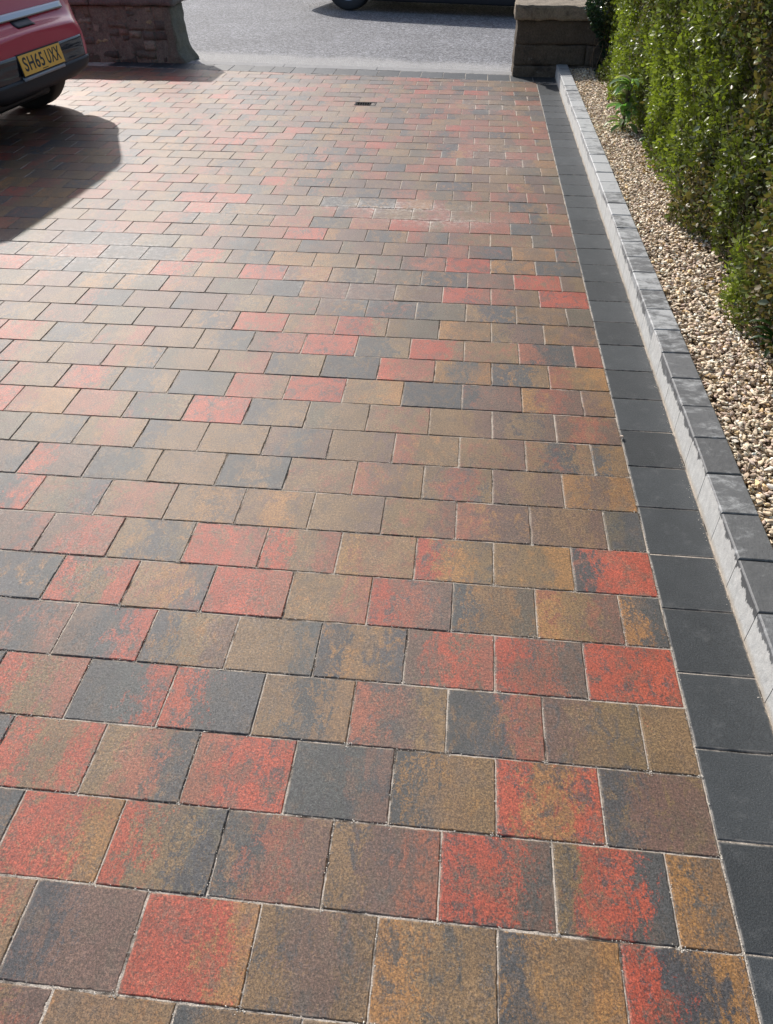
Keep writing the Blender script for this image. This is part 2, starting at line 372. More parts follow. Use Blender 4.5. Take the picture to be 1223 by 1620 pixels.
class Blocks:
    def __init__(s): s.V = []; s.F = []; s.A = {k: [] for k in ('uv', 'id', 'a', 'b', 'c', 'd')}
    def add(s, poly, z0, ztop, gap, bev, frame, cols, tilt=.0008, rag=0):
        """frame: (x0,y0,w,h) of the uncut block, used for the local coordinates"""
        P0 = inset(poly, gap)
        if not P0: return
        P1 = inset(P0, bev)
        if not P1 or len(P1) != len(P0): return
        rid = (RNG.random(), RNG.random(), RNG.random())
        tx, ty, dz = RNG.uniform(-tilt, tilt), RNG.uniform(-tilt, tilt), RNG.uniform(-tilt, tilt)*.8
        cx, cy = frame[0]+frame[2]/2, frame[1]+frame[3]/2
        if rag:
            def sub(pl):
                o_ = []
                for i in range(len(pl)):
                    p, q = pl[i], pl[(i+1) % len(pl)]; m_ = max(1, int(math.hypot(q[0]-p[0], q[1]-p[1])/.009))
                    o_ += [(p[0]+(q[0]-p[0])*k/m_, p[1]+(q[1]-p[1])*k/m_) for k in range(m_)]
                return o_
            m0 = []
            for i in range(len(P0)):
                p, q, p1, q1 = P0[i], P0[(i+1) % len(P0)], P1[i], P1[(i+1) % len(P0)]; m_ = max(1, int(math.hypot(q[0]-p[0], q[1]-p[1])/.008))
                for k in range(m_):
                    t = k/m_; a = Vector((p[0]+(q[0]-p[0])*t, p[1]+(q[1]-p[1])*t, 0)); b = Vector((p1[0]+(q1[0]-p1[0])*t, p1[1]+(q1[1]-p1[1])*t, 0))
                    nn = noise.noise(a*260+Vector((0, 0, rid[0]*9))); n2 = noise.noise(a*120+Vector((0, 0, rid[1]*9)))
                    dv = (b-a); chip = max(0, n2-.25)*2.2
                    m0.append(((a+dv*(.25*nn+chip*.5))[:2], (b+dv*(.35*nn+chip))[:2]))
            P0 = [x_[0] for x_ in m0]; P1 = [x_[1] for x_ in m0]
        base = len(s.V); n = len(P0)
        lay = [(P0, z0), (P0, ztop-bev*.85), ([((a[0]*.45+b[0]*.55), (a[1]*.45+b[1]*.55)) for a, b in zip(P0, P1)], ztop-bev*.25), (P1, ztop)]
        for k, (pl, z) in enumerate(lay):
            for p in pl:
                zz = z + (dz + tx*(p[0]-cx)/.1 + ty*(p[1]-cy)/.08 if k else 0)
                s.V.append((p[0], p[1], zz))
                s.A['uv'].append(((p[0]-frame[0])/frame[2], (p[1]-frame[1])/frame[3], 0)); s.A['id'].append(rid)
                for q, cc in zip('abcd', cols): s.A[q].append(cc)
        for k in range(3):
            for i in range(n):
                j = (i+1) % n; a = base+k*n
                s.F.append((a+i, a+j, a+n+j, a+n+i))
        s.F.append(tuple(base+3*n+i for i in range(n)))
    def build(s, name, mat):
        me = mesh(name, s.V, s.F)
        pattr(me, 'block_uv', s.A['uv'], 'FLOAT_VECTOR'); pattr(me, 'block_id', s.A['id'], 'FLOAT_VECTOR')
        for q in 'abcd': pattr(me, 'col_'+q, s.A[q])
        return struct(link(name, me, mat))

L, CR, X0, Y0 = .2072, .16335, .5530, .5056
known = {                                                  # pigment order left / middle / right for the near rows, from the right
 -3: 'TTK KBT TTB BRT', -2: 'TTO BTT TOT TTT KTT TTT BTB RTT', -1: 'RKO KTO OTT TBT RRO KBB RRT RRT',
 0: 'BOT TRK RRB TBr KrB RTK RRO KBK', 1: 'KBB ROR KTT KKB rRR TrK RTR RRK', 2: 'RTT BTT KKr rBT TKT RKK KKR RTr RBK', 3: 'RRR RrB BRr KTK TTK KTB BKR KKB RRK',
 4: 'TOK OTB KTG RrB TTr RRr TOK RTR KKK', 5: 'KRR TTO ROT OTT RTr RRr TKG BRr BBr KBK', 6: 'TGK BTB rBB TTB TTB TOT TOT TrT TGK KKR', 7: 'OBO BTB TrT rBT TTT KTK TTT KKT RBB BBK',
 8: 'TKT TKT TTB rTT TTB BKB TTT KTT TrT GTK', 9: 'BrB BTB TTB TTT GTT KTT TGT KGT rrT', 10: 'TBT OrB KBB TTr TTO KKT RrT KKG KKT rRT', 11: 'rTO KKT OKO Rrr BrB KGT TTr GTT rTK'}
spots = {'RRR': [(-0.463, 2.243), (-0.454, 2.559), (-0.769, 2.734), (-0.762, 3.72), (0.388, 3.207), (0.457, 3.033), (-0.8, 2.085), (-2.054, 3.158), (-1.55, 2.127)],
 'RRT': [(-0.048, 2.549), (-0.337, 2.72), (-2.113, 4.426), (-2.503, 4.213)], 'KKK': [(-0.369, 2.387), (-0.055, 2.22), (-0.51, 4.208), (-0.077, 3.189), (-2.275, 3.815), (-1.154, 5.189), (-2.264, 4.411)],
 'OTO': [(0.362, 3.523), (-1.53, 4.482), (0.15, 3.302)], 'KKT': [(-0.321, 3.685), (-1.656, 3.161), (-2.186, 4.873)]}
def jit(c, k=.10):
    f = 1+RNG.uniform(-k, k); return tuple(max(.01, x*f*(1+RNG.uniform(-.04, .04))) for x in c)
def rand_code(y):
    r = RNG.random()
    pool = 'TTTTTBBBBBGGrrrKKO'
    if r < .05: return 'RR' + RNG.choice('RrT')
    if r < .11: return 'KK' + RNG.choice('KTG')
    if r < .15: return 'OT' + RNG.choice('OT')
    pool = pool + ('rrrrTT' if y > 3.6 else '')
    b = RNG.choice(pool); return RNG.choice(pool) + b + RNG.choice((b, b, RNG.choice(pool)))
def in_y(x): return 7.462 - .088*x                         # inner line of the charcoal course at the gate
B = Blocks()
for k in range(-12, 48):
    half = (k % 2 == 0)
    y0 = Y0 + k*CR
    codes = known.get(k, '').split()
    for j in range(0, 38):
        if half: xr = X0 - (0 if j == 0 else (j-.5)*L); wd = L/2 if j == 0 else L
        else: xr = X0 - j*L; wd = L
        xl = xr-wd
        if xl < -7.2: break
        poly = [(xl, y0), (xr, y0), (xr, y0+CR), (xl, y0+CR)]
        poly = clip(poly, .088, 1, 7.462)
        if len(poly) < 3: continue
        if abs(y0+CR/2-6.482) < CR/2 and xl < -.835 < xr:  # room for the drain
            continue
        code = codes[j] if j < len(codes) else rand_code(y0)
        for cc, pts in spots.items():
            for (sx, sy) in pts:
                if xl < sx < xr and y0 < sy < y0+CR: code = cc
        ca, cb, cd = (jit(COL[q]) for q in code)
        extra = jit(COL[RNG.choice('KKKTrG' if 'R' in code else 'KTTrOB')])
        B.add(poly, -.03, 0, .0009+RNG.random()*.0009, .0026, (xr-L if half and j == 0 else xl, y0, L, CR), (ca, cb, cd, extra), rag=(k < 13))
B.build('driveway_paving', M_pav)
DR = None
jx0, jx1, jy0, jy1, jz = -.915, -.751, 6.430, 6.534, -.0026
jv = [(-7.4, -1.6, jz), (.735, -1.6, jz), (.735, jy0, jz), (-7.4, jy0, jz), (jx0, jy0, jz), (jx0, jy1, jz), (-7.4, jy1, jz), (jx1, jy0, jz), (jx1, jy1, jz), (.735, jy1, jz), (.735, gate_y(.735), jz), (-7.4, gate_y(-7.4), jz)]
struct(link('joint_sand', mesh('joint_sand', jv, [(0, 1, 2, 7, 4, 3), (3, 4, 5, 6), (7, 2, 9, 8), (6, 5, 8, 9, 10, 11)]), M_joint))

B = Blocks(); z3 = ((0, 0, 0),)*4
for k in range(-12, 34):                                   # charcoal soldier course along the kerb
    y0 = .703 + k*.1948
    poly = clip([(X0, y0), (.7285, y0), (.7285, y0+.1948), (X0, y0+.1948)], .088, 1, 7.462)
    if len(poly) > 2: B.add(poly, -.03, .0005, .0016, .0024, (X0, y0, .1755, .1948), z3)
B.build('charcoal_border', M_bord)
B = Blocks()
for k in range(-50, 20):                                   # charcoal course across the gateway
    xa = .53 - k*.2 - .2; xb = xa+.2
    if xb > .74: xb = .7285
    if xa > .72 or xa < -7.3: continue
    poly = [(xa, in_y(xa)), (xb, in_y(xb)), (xb, gate_y(xb)), (xa, gate_y(xa))]
    B.add(poly, -.03, .0008, .0016, .0024, (xa, in_y(xa), .2, .25), z3)
B.build('charcoal_threshold', M_bord)

# kerb units
B = Blocks()
for k in range(-16, 36):
    y0 = 1.3765 + k*.1744
    if y0 > 7.5: break
    B.add([(.7290, y0), (.8285, y0), (.8285, y0+.1744), (.7290, y0+.1744)], -.05, .1+RNG.uniform(-.001, .001), .0012, .004, (.729, y0, .0995, .1744), z3, .0012)
B.build('kerb_edging', M_kerb)

# crumbs of jointing sand and grit lying in the joints
def ico(sub):
    bm = bmesh.new(); bmesh.ops.create_icosphere(bm, subdivisions=sub, radius=1)
    V = np.array([v.co[:] for v in bm.verts]); F = np.array([[v.index for v in f.verts] for f in bm.faces]); bm.free(); return V, F
def stones(name, centres, sizes, sub, cols, squash=(.45, .8), mat=None, lump=.28):
    V0, F0 = ico(sub); nv = len(V0); n = len(centres)
    var = []
    for q in range(10):
        r = np.array([1 + lump*noise.noise(Vector(v*1.3)+Vector((q*9, 3, 1)))*1.6 + .12*noise.noise(Vector(v*3)+Vector((q*5, 1, 8))) for v in V0])
        sh = V0*r[:, None]*(1+.25*np.sign(V0[:, :1]*V0[:, 1:2]+.1*q-.4))
        # chop with a few planes so the stones look crushed
        rr = np.random.default_rng(q)
        for _ in range(11):
            d = rr.normal(size=3); d /= np.linalg.norm(d); h = rr.uniform(.35, .66)
            e = sh@d; sh = sh - np.where(e > h, e-h, 0)[:, None]*d
        var.append(sh)
    var = np.array(var)
    pick = NP.integers(0, 10, n)
    sc = np.stack([NP.uniform(1.0, 1.75, n), NP.uniform(.75, 1.15, n), NP.uniform(*squash, n)], 1)*sizes[:, None]
    a = NP.uniform(0, 2*np.pi, n); t = NP.normal(0, .35, n); b = NP.normal(0, .35, n)
    ca, sa, ct, st, cb, sb = np.cos(a), np.sin(a), np.cos(t), np.sin(t), np.cos(b), np.sin(b)
    W = var[pick]*sc[:, None, :]
    x, y, z = W[..., 0], W[..., 1], W[..., 2]
    y, z = y*ct[:, None]-z*st[:, None], y*st[:, None]+z*ct[:, None]
    x, z = x*cb[:, None]-z*sb[:, None], x*sb[:, None]+z*cb[:, None]
    x, y = x*ca[:, None]-y*sa[:, None], x*sa[:, None]+y*ca[:, None]
    V = np.stack([x, y, z], -1)+centres[:, None, :]
    F = F0[None]+(np.arange(n)*nv)[:, None, None]
    me = np_mesh(name, V.reshape(-1, 3), F.reshape(-1, 3))
    pattr(me, 'stone_col', np.repeat(cols, nv, 0))
    return link(name, me, mat, smooth=False)

def grav_cols(n):
    pal = np.array([(.66, .55, .40), (.58, .46, .32), (.72, .63, .49), (.48, .37, .27), (.55, .42, .33), (.42, .34, .28), (.62, .45, .24), (.76, .69, .58), (.33, .26, .20)])
    p = np.array([.2, .18, .17, .12, .1, .07, .05, .06, .05]); p /= p.sum()
    c = pal[NP.choice(len(pal), n, p=p)]; return np.clip(c*NP.uniform(.85, 1.35, (n, 1)), 0, .88)
n1 = 13000; n2 = 26000
y1 = NP.uniform(.6, 3.6, n1); x1 = NP.uniform(.838, 1.34, n1)
s1 = NP.uniform(.0045, .0122, n1)
y2 = NP.uniform(3.6, 7.62, n2); x2 = NP.uniform(.838, 1.34, n2)
s2 = NP.uniform(.005, .012, n2)
x = np.concatenate([x1, x2]); y = np.concatenate([y1, y2]); s = np.concatenate([s1, s2])
z = .064 + NP.uniform(-.013, .011, len(x)) - np.clip(.85-x, 0, .02)*.5 + .006*np.sin(y*3.1+x*9)
g = stones('gravel', np.stack([x, y, z], 1)[:n1], s[:n1], 2, grav_cols(n1), mat=M_grav)
tag(g, 'golden brown crushed gravel filling the bed between kerb and hedge, near end', 'gravel', kind='stuff')
g2 = stones('gravel_far', np.stack([x, y, z], 1)[n1:], s[n1:], 1, grav_cols(n2), mat=M_grav)
# one gravel object: join the two detail levels
def join(a, b):
    bm = bmesh.new(); bm.from_mesh(a.data); bm.from_mesh(b.data); bm.to_mesh(a.data); bm.free()
    me = b.data; bpy.data.objects.remove(b); bpy.data.meshes.remove(me)
join(g, g2)
g['label'] = 'pale golden crushed gravel filling the narrow bed between kerb and hedge'

ng = 9000
kk = np.where(NP.random(ng) < .72, NP.integers(-2, 9, ng), NP.integers(-2, 42, ng)); jj = np.where(kk < 9, NP.integers(0, 9, ng), NP.integers(0, 28, ng))
gx = X0 - jj*L + np.where(kk % 2 == 0, L/2, 0)*(jj > 0) + NP.normal(0, .006, ng); gy = Y0+kk*CR + NP.normal(0, .004, ng)
vert = NP.random(ng) < .35; run = NP.random(ng) < .55; gx = np.where(run & ~vert, gx+NP.uniform(-.11, .11, ng), gx); gy = np.where(run, Y0+kk*CR+NP.normal(0, .0013, ng), gy)
gy = np.where(vert, gy+NP.uniform(0, CR, ng), gy); gx = np.where(vert, X0-jj*L+np.where(kk % 2 == 0, L/2, 0)*(jj > 0)+NP.normal(0, .0016, ng), gx)
gx = np.minimum(gx, X0+.001); gx[:700] = .7215 + NP.normal(0, .006, 700).clip(-.02, .005); gy[:700] = NP.uniform(0, 5, 700)
gx[700:900] = .5535 + NP.normal(0, .002, 200); gy[700:900] = NP.uniform(0, 5, 200)
gs = NP.uniform(.0006, .0017, ng)
gc = np.clip(np.array([(.6, .55, .47)])*NP.uniform(.6, 1.25, (ng, 1)), 0, .8)
gr = stones('grit', np.stack([gx, gy, gs*.3-.0002*0], 1), gs, 1, gc, squash=(.6, .9), mat=M_grav)
tag(gr, 'pale grains of jointing sand scattered along the paving joints', 'grit', kind='stuff')
pb = stones('pebble', np.array([(0, 0, 0)]), np.array([.0085]), 2, np.array([(.62, .50, .40)]), squash=(.8, .85), mat=M_grav)
pb.location = (.5500, 2.015, .0085)
tag(pb, 'single small pinkish stone lying where the coloured paving meets the charcoal border', 'pebble')

# ------------------------------------------------------------------ drain
dr = empty('drain_grate', (-.833, 6.482, 0), -.0)
M_iron = simple('cast_iron', (.02, .02, .022), .8, 0, .25)
M_dark = simple('drain_void', (.006, .006, .006), .9)
bm = bmesh.new(); W_, H_ = .168, .108
for (cx, cy, sx, sy) in ((0, H_/2-.005, W_, .010), (0, -H_/2+.005, W_, .010), (-W_/2+.005, 0, .010, H_-.02), (W_/2-.005, 0, .010, H_-.02)):
    box(bm, (cx, cy, -.006), (sx-.0004, sy-.0004, .016), .0012)
link('frame', bm_mesh('frame', bm), M_iron, dr)
bm = bmesh.new()
for i in range(8): box(bm, (-.066+i*.0189, 0, -.004), (.0055, H_-.021, .008), .001)
link('bars', bm_mesh('bars', bm), M_iron, dr)
bm = bmesh.new(); box(bm, (0, 0, -.022), (W_-.0205, H_-.0205, .006)); link('gully', bm_mesh('gully', bm), M_dark, dr)
tag(dr, 'small black slotted drain grate set in the paving near the gateway', 'drain grate')
# cut infill pavers round the grate
B = Blocks()
k = int((6.482-Y0)//CR); y0 = Y0+k*CR; half = (k % 2 == 0)
edges = []
for j in range(0, 12):
    xr = X0-(j-.5)*L if half else X0-j*L
    if xr-L < -.833 < xr: xl = xr-L; break
for poly in ([(xl, y0), (-.918, y0), (-.918, y0+CR), (xl, y0+CR)], [(-.748, y0), (xr, y0), (xr, y0+CR), (-.748, y0+CR)], [(-.918, y0), (-.748, y0), (-.748, 6.427), (-.918, 6.427)], [(-.918, 6.537), (-.748, 6.537), (-.748, y0+CR), (-.918, y0+CR)]):
    if min(p[0] for p in poly) < max(p[0] for p in poly)-.012 and poly[0][0] < poly[1][0] and poly[1][1] < poly[2][1]-.01:
        B.add(poly, -.03, 0, .0014, .002, (xl, y0, L, CR), tuple(jit(COL[q]) for q in 'TrTB'))
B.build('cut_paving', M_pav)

# ------------------------------------------------------------------ walls
def rough_block(bm, lo, hi, res, amp, freq, seed, lay, col, rnd=.012):
    """closed box, subdivided and knocked about"""
    lo, hi = Vector(lo), Vector(hi); d = hi-lo
    nx, ny, nz = (max(1, int(round(d[i]/res))) for i in range(3))
    cache = {}
    def vert(i, j, k):
        key = (i, j, k)
        if key not in cache:
            p = Vector((lo.x+d.x*i/nx, lo.y+d.y*j/ny, lo.z+d.z*k/nz))
            c = (lo+hi)/2
            # round off the arrises
            q = [min(i, nx-i)*d.x/nx, min(j, ny-j)*d.y/ny, min(k, nz-k)*d.z/nz]; q.sort()
            rr = max(0, rnd-q[1])
            if rr > 0: p += (c-p).normalized()*rr*.5
            p += noise.noise_vector(p*freq+Vector((seed, seed*.7, 0)))*amp + noise.noise_vector(p*freq*3.1+Vector((0, seed, 0)))*amp*.4
            v = bm.verts.new(p); v[lay] = col; cache[key] = v
        return cache[key]
    for a, b, n1_, n2_, fx in (('x', 0, ny, nz, 0), ('x', 1, ny, nz, nx), ('y', 0, nx, nz, 0), ('y', 1, nx, nz, ny), ('z', 0, nx, ny, 0), ('z', 1, nx, ny, nz)):
        for i in range(n1_):
            for j in range(n2_):
                pts = [(i, j), (i+1, j), (i+1, j+1), (i, j+1)]
                if a == 'x': q = [vert(fx, p, r) for p, r in pts]; fl = (b == 0)
                elif a == 'y': q = [vert(p, fx, r) for p, r in pts]; fl = (b == 1)
                else: q = [vert(p, r, fx) for p, r in pts]; fl = (b == 0)
                bm.faces.new(q[::-1] if fl else q)
def newbm():
    bm = bmesh.new(); return bm, bm.verts.layers.float_color.new('stone_col')
M_rub = stone_mat('rubble_stone', (.11, .118, .098), (.29, .285, .225), (.17, .18, .155), .022)
M_cop = stone_mat('coping_stone', (.11, .098, .088), (.24, .215, .19), (.07, .065, .06), .014)
M_mor = stone_mat('old_mortar', (.12, .125, .105), (.29, .29, .235), (.085, .09, .075), .016)
M_pier = stone_mat('weathered_sandstone', (.065, .052, .040), (.16, .128, .095), (.045, .038, .032), .016)

lw = empty('stone_wall', (-2.80, 8.0, 0), 0)
lwr = Matrix.Translation((-2.80, 8.0, 0)).inverted()
bm, lay = newbm(); rr = random.Random(3)
def rubble(x0, x1, z0, z1, depth):
    w_, h_ = x1-x0, z1-z0
    if (w_ > .34 or (w_ > .17 and rr.random() < .45)) and w_ > h_*1.3:
        c = x0+w_*rr.uniform(.35, .65); rubble(x0, c, z0, z1, depth+1); rubble(c, x1, z0, z1, depth+1); return
    if h_ > .13 or (h_ > .085 and rr.random() < .5):
        c = z0+h_*rr.uniform(.36, .64); rubble(x0, x1, z0, c, depth+1); rubble(x0, x1, c, z1, depth+1); return
    t = rr.choice([(.75, .70, .70), (1, .92, .85), (.6, .55, .55), (1.6, 1.45, 1.05), (1.1, .85, .8), (.85, .8, .8), (.35, .37, .42), (.9, .8, .75), (1.4, 1.3, 1.2)])
    if z0 < .09: t = tuple(a*.55 for a in t)
    pr = rr.uniform(-.006, .008)
    rough_block(bm, (x0+.004, 7.958+pr, z0+.003), (x1-.004, 8.12, z1-.003), .03, .010, 10, rr.random()*50, lay, t+(1,), .010)
rubble(-7.6, -6.0, .10, .455, 0); rubble(-6.0, -4.3, .10, .455, 0); rubble(-4.3, -2.86, .10, .455, 0)
rubble(-7.6, -5, -.02, .098, 0); rubble(-5, -2.84, -.02, .098, 0)
for v in bm.verts: v.co = lwr @ v.co
link('stonework', bm_mesh('stonework', bm), M_rub, lw, True)
bm, lay = newbm()
rough_block(bm, (-7.6, 7.962, -.06), (-2.86, 8.33, .457), .06, .010, 8, 4, lay, (.9, .85, .8, 1), .01)
for v in bm.verts: v.co = lwr @ v.co
link('mortar_core', bm_mesh('mortar_core', bm), M_mor, lw, True)
bm, lay = newbm(); x = -2.79
for i in range(6):
    wd = rr.uniform(.7, .95); t = rr.uniform(.85, 1.1)
    rough_block(bm, (x-wd+.004, 7.925, .460), (x-.004, 8.37, .76), .03, .009, 8, i*7, lay, (t, t, t, 1), .015); x -= wd
for v in bm.verts: v.co = lwr @ v.co
link('coping', bm_mesh('coping', bm), M_cop, lw, True)
bm, lay = newbm()                                          # quoin stones at the gate end, splayed at the foot
zz = .0
rough_block(bm, (-2.92, 7.950, -.04), (-2.835, 8.33, .456), .022, .010, 9, 23, lay, (.85, .80, .74, 1), .02)
for v in bm.verts:
    if v.co.x > -2.88: v.co.x += .085*math.exp(-max(v.co.z, 0)/.085)+.012*noise.noise(v.co*14)+(.02 if v.co.z < .2 else 0)*noise.noise(v.co*6)
for v in bm.verts: v.co = lwr @ v.co
link('quoins', bm_mesh('quoins', bm), M_rub, lw, True)
tag(lw, 'dark low rubble stone wall with heavy coping left of the gateway, behind the red car', 'wall')

rw = empty('gate_wall', (.35, 7.65, 0), 0); rwr = Matrix.Translation((.35, 7.65, 0)).inverted()
bm, lay = newbm()
for i, (z0, z1) in enumerate(((-.06, .086), (.087, .246), (.2475, .427))):
    x = .352
    for q, wd in enumerate((.62, .55, .7, .6, .6) if i % 2 else (.9, .5, .6, .6, .5)):
        t = random.Random(i*9+q).uniform(.85, 1.15)
        rough_block(bm, (x, 7.642+.004*(i % 2)-(.01 if i == 0 else 0), z0), (x+wd-.0015, 7.99, z1), .022, .008, 9, i*11+q*3, lay, (t, t, t, 1), .004); x += wd
for v in bm.verts: v.co = rwr @ v.co
link('stone_blocks', bm_mesh('stone_blocks', bm), M_pier, rw, True)
bm, lay = newbm(); x = .326
for q, wd in enumerate((.78, .8, .8, .8)):
    rough_block(bm, (x, 7.612, .428), (x+wd-.002, 8.03, .535), .022, .010, 9, q*5+60, lay, (1.35, 1.25, 1.05, 1), .008); x += wd
for v in bm.verts: v.co = rwr @ v.co
link('coping', bm_mesh('coping', bm), M_cop, rw, True)
tag(rw, 'low brown sandstone block wall with pale topped coping between gateway and hedge', 'wall')

# ------------------------------------------------------------------ foliage
def leaves(name, P, D, length, width, cols, mat, parent=None, curl=.25):
    """P base points, D unit directions the blade points along; 6-vert folded blades"""
    n = len(P)
    R = NP.normal(size=(n, 3)); Sx = np.cross(D, R); Sx /= np.linalg.norm(Sx, axis=1)[:, None]; U = np.cross(Sx, D)
    l = length[:, None]; w_ = width[:, None]
    pts = [P, P+D*l*.32-Sx*w_*.5+U*w_*.16, P+D*l*.32+Sx*w_*.5+U*w_*.16, P+D*l*.72-Sx*w_*.38-U*l*curl*.16+U*w_*.12, P+D*l*.72+Sx*w_*.38-U*l*curl*.16+U*w_*.12, P+D*l-U*l*curl*.4, P+D*l*.5-U*l*curl*.05]
    V = np.stack(pts, 1)
    F0 = np.array([(0, 6, 1), (0, 2, 6), (1, 6, 3), (2, 4, 6), (3, 6, 5), (6, 4, 5)])
    F = F0[None]+(np.arange(n)*7)[:, None, None]
    me = np_mesh(name, V.reshape(-1, 3), F.reshape(-1, 3)); pattr(me, 'leaf_col', np.repeat(cols, 7, 0))
    return link(name, me, mat, parent, smooth=True)
def unit(a): return a/np.linalg.norm(a, axis=1)[:, None]
def fbm(x, y, z, sc, seed=0):
    return np.array([noise.fractal(Vector((a*sc+seed, b*sc, c*sc)), .6, 2.1, 4) for a, b, c in zip(x, y, z)])
HX = 1.05; HT = 1.95; HD = 1.0                              # hedge face x, height, depth
hedge = empty('hedge', (HX+.4, 4.4, 0)); HI = np.array([HX+.4, 4.4, 0])
nl = 185000
near = NP.random(nl)
yy = NP.uniform(.4, 7.9, nl); zz = NP.uniform(.05, HT, nl)
# coarse surface relief of the clipped face
gy_, gz_ = np.linspace(.2, 8.1, 120), np.linspace(0, 2.1, 40)
relief = np.array([[noise.fractal(Vector((a*1.6, b*1.6, 3)), .7, 2.1, 4) for b in gz_] for a in gy_])
gap = np.array([[noise.fractal(Vector((a*3.1, b*2.6, 13)), .7, 2.1, 4) for b in gz_] for a in gy_])
tone = np.array([[noise.fractal(Vector((a*.9, b*1.1, 33)), .7, 2.1, 4) for b in gz_] for a in gy_])
def samp(G_, y_, z_):
    a = np.clip((y_-.2)/7.9*119, 0, 118.99); b = np.clip(z_/2.1*39, 0, 38.99); i = a.astype(int); j = b.astype(int); fa = a-i; fb = b-j
    return G_[i, j]*(1-fa)*(1-fb)+G_[i+1, j]*fa*(1-fb)+G_[i, j+1]*(1-fa)*fb+G_[i+1, j+1]*fa*fb
rel, gp, tn = samp(relief, yy, zz), samp(gap, yy, zz), samp(tone, yy, zz)
foot = np.clip((.30-zz)/.30, 0, 1)
depth = np.abs(NP.normal(0, .065, nl)) + np.where(gp > .14, .06, 0)
xx = HX + rel*.085 + foot*.035*(1+rel) - np.clip(zz-.4, 0, 1.6)*.055 + depth
keep = (gp < .26) | (NP.random(nl) < .6)
keep &= (zz > .10) | (NP.random(nl) < .6)
# rounded shoulder
sh = zz > HT-.15; xx = np.where(sh, xx+(zz-(HT-.15))**2*4, xx)
xx, yy, zz, tn, gp, depth = (a[keep] for a in (xx, yy, zz, tn, gp, depth))
n_ = len(xx)
D = unit(np.stack([-.55+NP.normal(0, .55, n_), NP.normal(0, .6, n_), .35+NP.normal(0, .55, n_)], 1))
big = NP.random(n_)
ln = np.where(big > .9, NP.uniform(.028, .04, n_), NP.uniform(.014, .027, n_)); wd = ln*NP.uniform(.5, .68, n_)
lowgreen = np.clip(1.0-zz/1.0, 0, 1)
pal = np.array([(.085, .102, .026), (.135, .158, .034), (.19, .225, .040), (.27, .32, .05), (.165, .130, .06), (.19, .22, .13)])
score = tn*1.9+lowgreen*.45-.12-np.clip(yy-5, 0, 3)*.06 + NP.normal(0, .35, n_)
idx = np.where(score > .75, 3, np.where(score > .35, 2, np.where(score > -.05, 1, np.where(score > -.5, 0, 4)))); idx = np.where((NP.random(n_) < .11), 5, idx)
cc = pal[idx]*NP.uniform(.75, 1.3, (n_, 1))
leaves('foliage', np.stack([xx, yy, zz], 1)-HI, D, ln, wd, cc, M_leaf, hedge)
nt_ = 16000                                                # clipped top
xx = NP.uniform(HX-.02, HX+HD, nt_); yy = NP.uniform(.4, 7.9, nt_); zz = HT-.02+NP.normal(0, .03, nt_)
D = unit(np.stack([NP.normal(0, .5, nt_), NP.normal(0, .5, nt_), .8+NP.normal(0, .4, nt_)], 1)); ln = NP.uniform(.018, .03, nt_)
leaves('top_growth', np.stack([xx, yy, zz], 1)-HI, D, ln, ln*.58, pal[NP.integers(0, 4, nt_)], M_leaf, hedge)
# inner mass: knobbly dark woody core
bm, lay = newbm()
rough_block(bm, (HX+.17, .42, .10), (HX+HD, 7.85, HT-.05), .13, .06, 4, 2, lay, (1, 1, 1, 1), .05)
for v in bm.verts: v.co -= Vector(HI)
n = N('hedge_core'); P = n.pos()
n.fin(n.mix(n.noise(P, 40, 5), (.010, .011, .006), (.045, .040, .022)), .95, n.bump(n.noise(P, 60, 5), .03, 1), .1)
link('inner_growth', bm_mesh('inner_growth', bm), n.m, hedge, True)
ntw = 5200
ty = NP.uniform(.5, 7.8, ntw); tz = NP.uniform(.05, HT-.1, ntw); tx = HX+.03+NP.uniform(0, .13, ntw)+samp(relief, ty, tz)*.07-np.clip(tz-.4, 0, 1.6)*.055
td = unit(np.stack([-.35+NP.normal(0, .25, ntw), NP.normal(0, .45, ntw), .8+NP.normal(0, .35, ntw)], 1)); tl = NP.uniform(.05, .16, ntw); tr = NP.uniform(.0008, .0022, ntw)
A = np.stack([tx, ty, tz], 1)-HI; Bp = A+td*tl[:, None]; s1_ = unit(np.cross(td, NP.normal(size=(ntw, 3)))); s2_ = np.cross(td, s1_)
ring = lambda c, r: [c+s1_*r[:, None], c+(-.5*s1_+.866*s2_)*r[:, None], c+(-.5*s1_-.866*s2_)*r[:, None]]
V = np.stack(ring(A, tr)+ring(Bp, tr*.5), 1).reshape(-1, 3)
F = (np.array([(0, 1, 4, 3), (1, 2, 5, 4), (2, 0, 3, 5)])[None]+(np.arange(ntw)*6)[:, None, None]).reshape(-1, 4)
link('twigs', np_mesh('twigs', V, F), M_twig, hedge)
bm = bmesh.new(); rr = random.Random(5)
for i in range(34):
    y = .6+i*.215+rr.uniform(-.06, .06); x = HX+.16+rr.uniform(-.03, .12)
    p = [Vector((x, y, .0))]
    for k in range(4): p.append(p[-1]+Vector((rr.uniform(-.03, .02), rr.uniform(-.04, .04), .12)))
    tube(bm, [q-Vector(HI) for q in p], [.014, .012, .010, .008, .006], 7)
link('stems', bm_mesh('stems', bm), M_twig, hedge, True)
tag(hedge, 'tall clipped privet hedge with small glossy green leaves along the gravel bed', 'hedge')

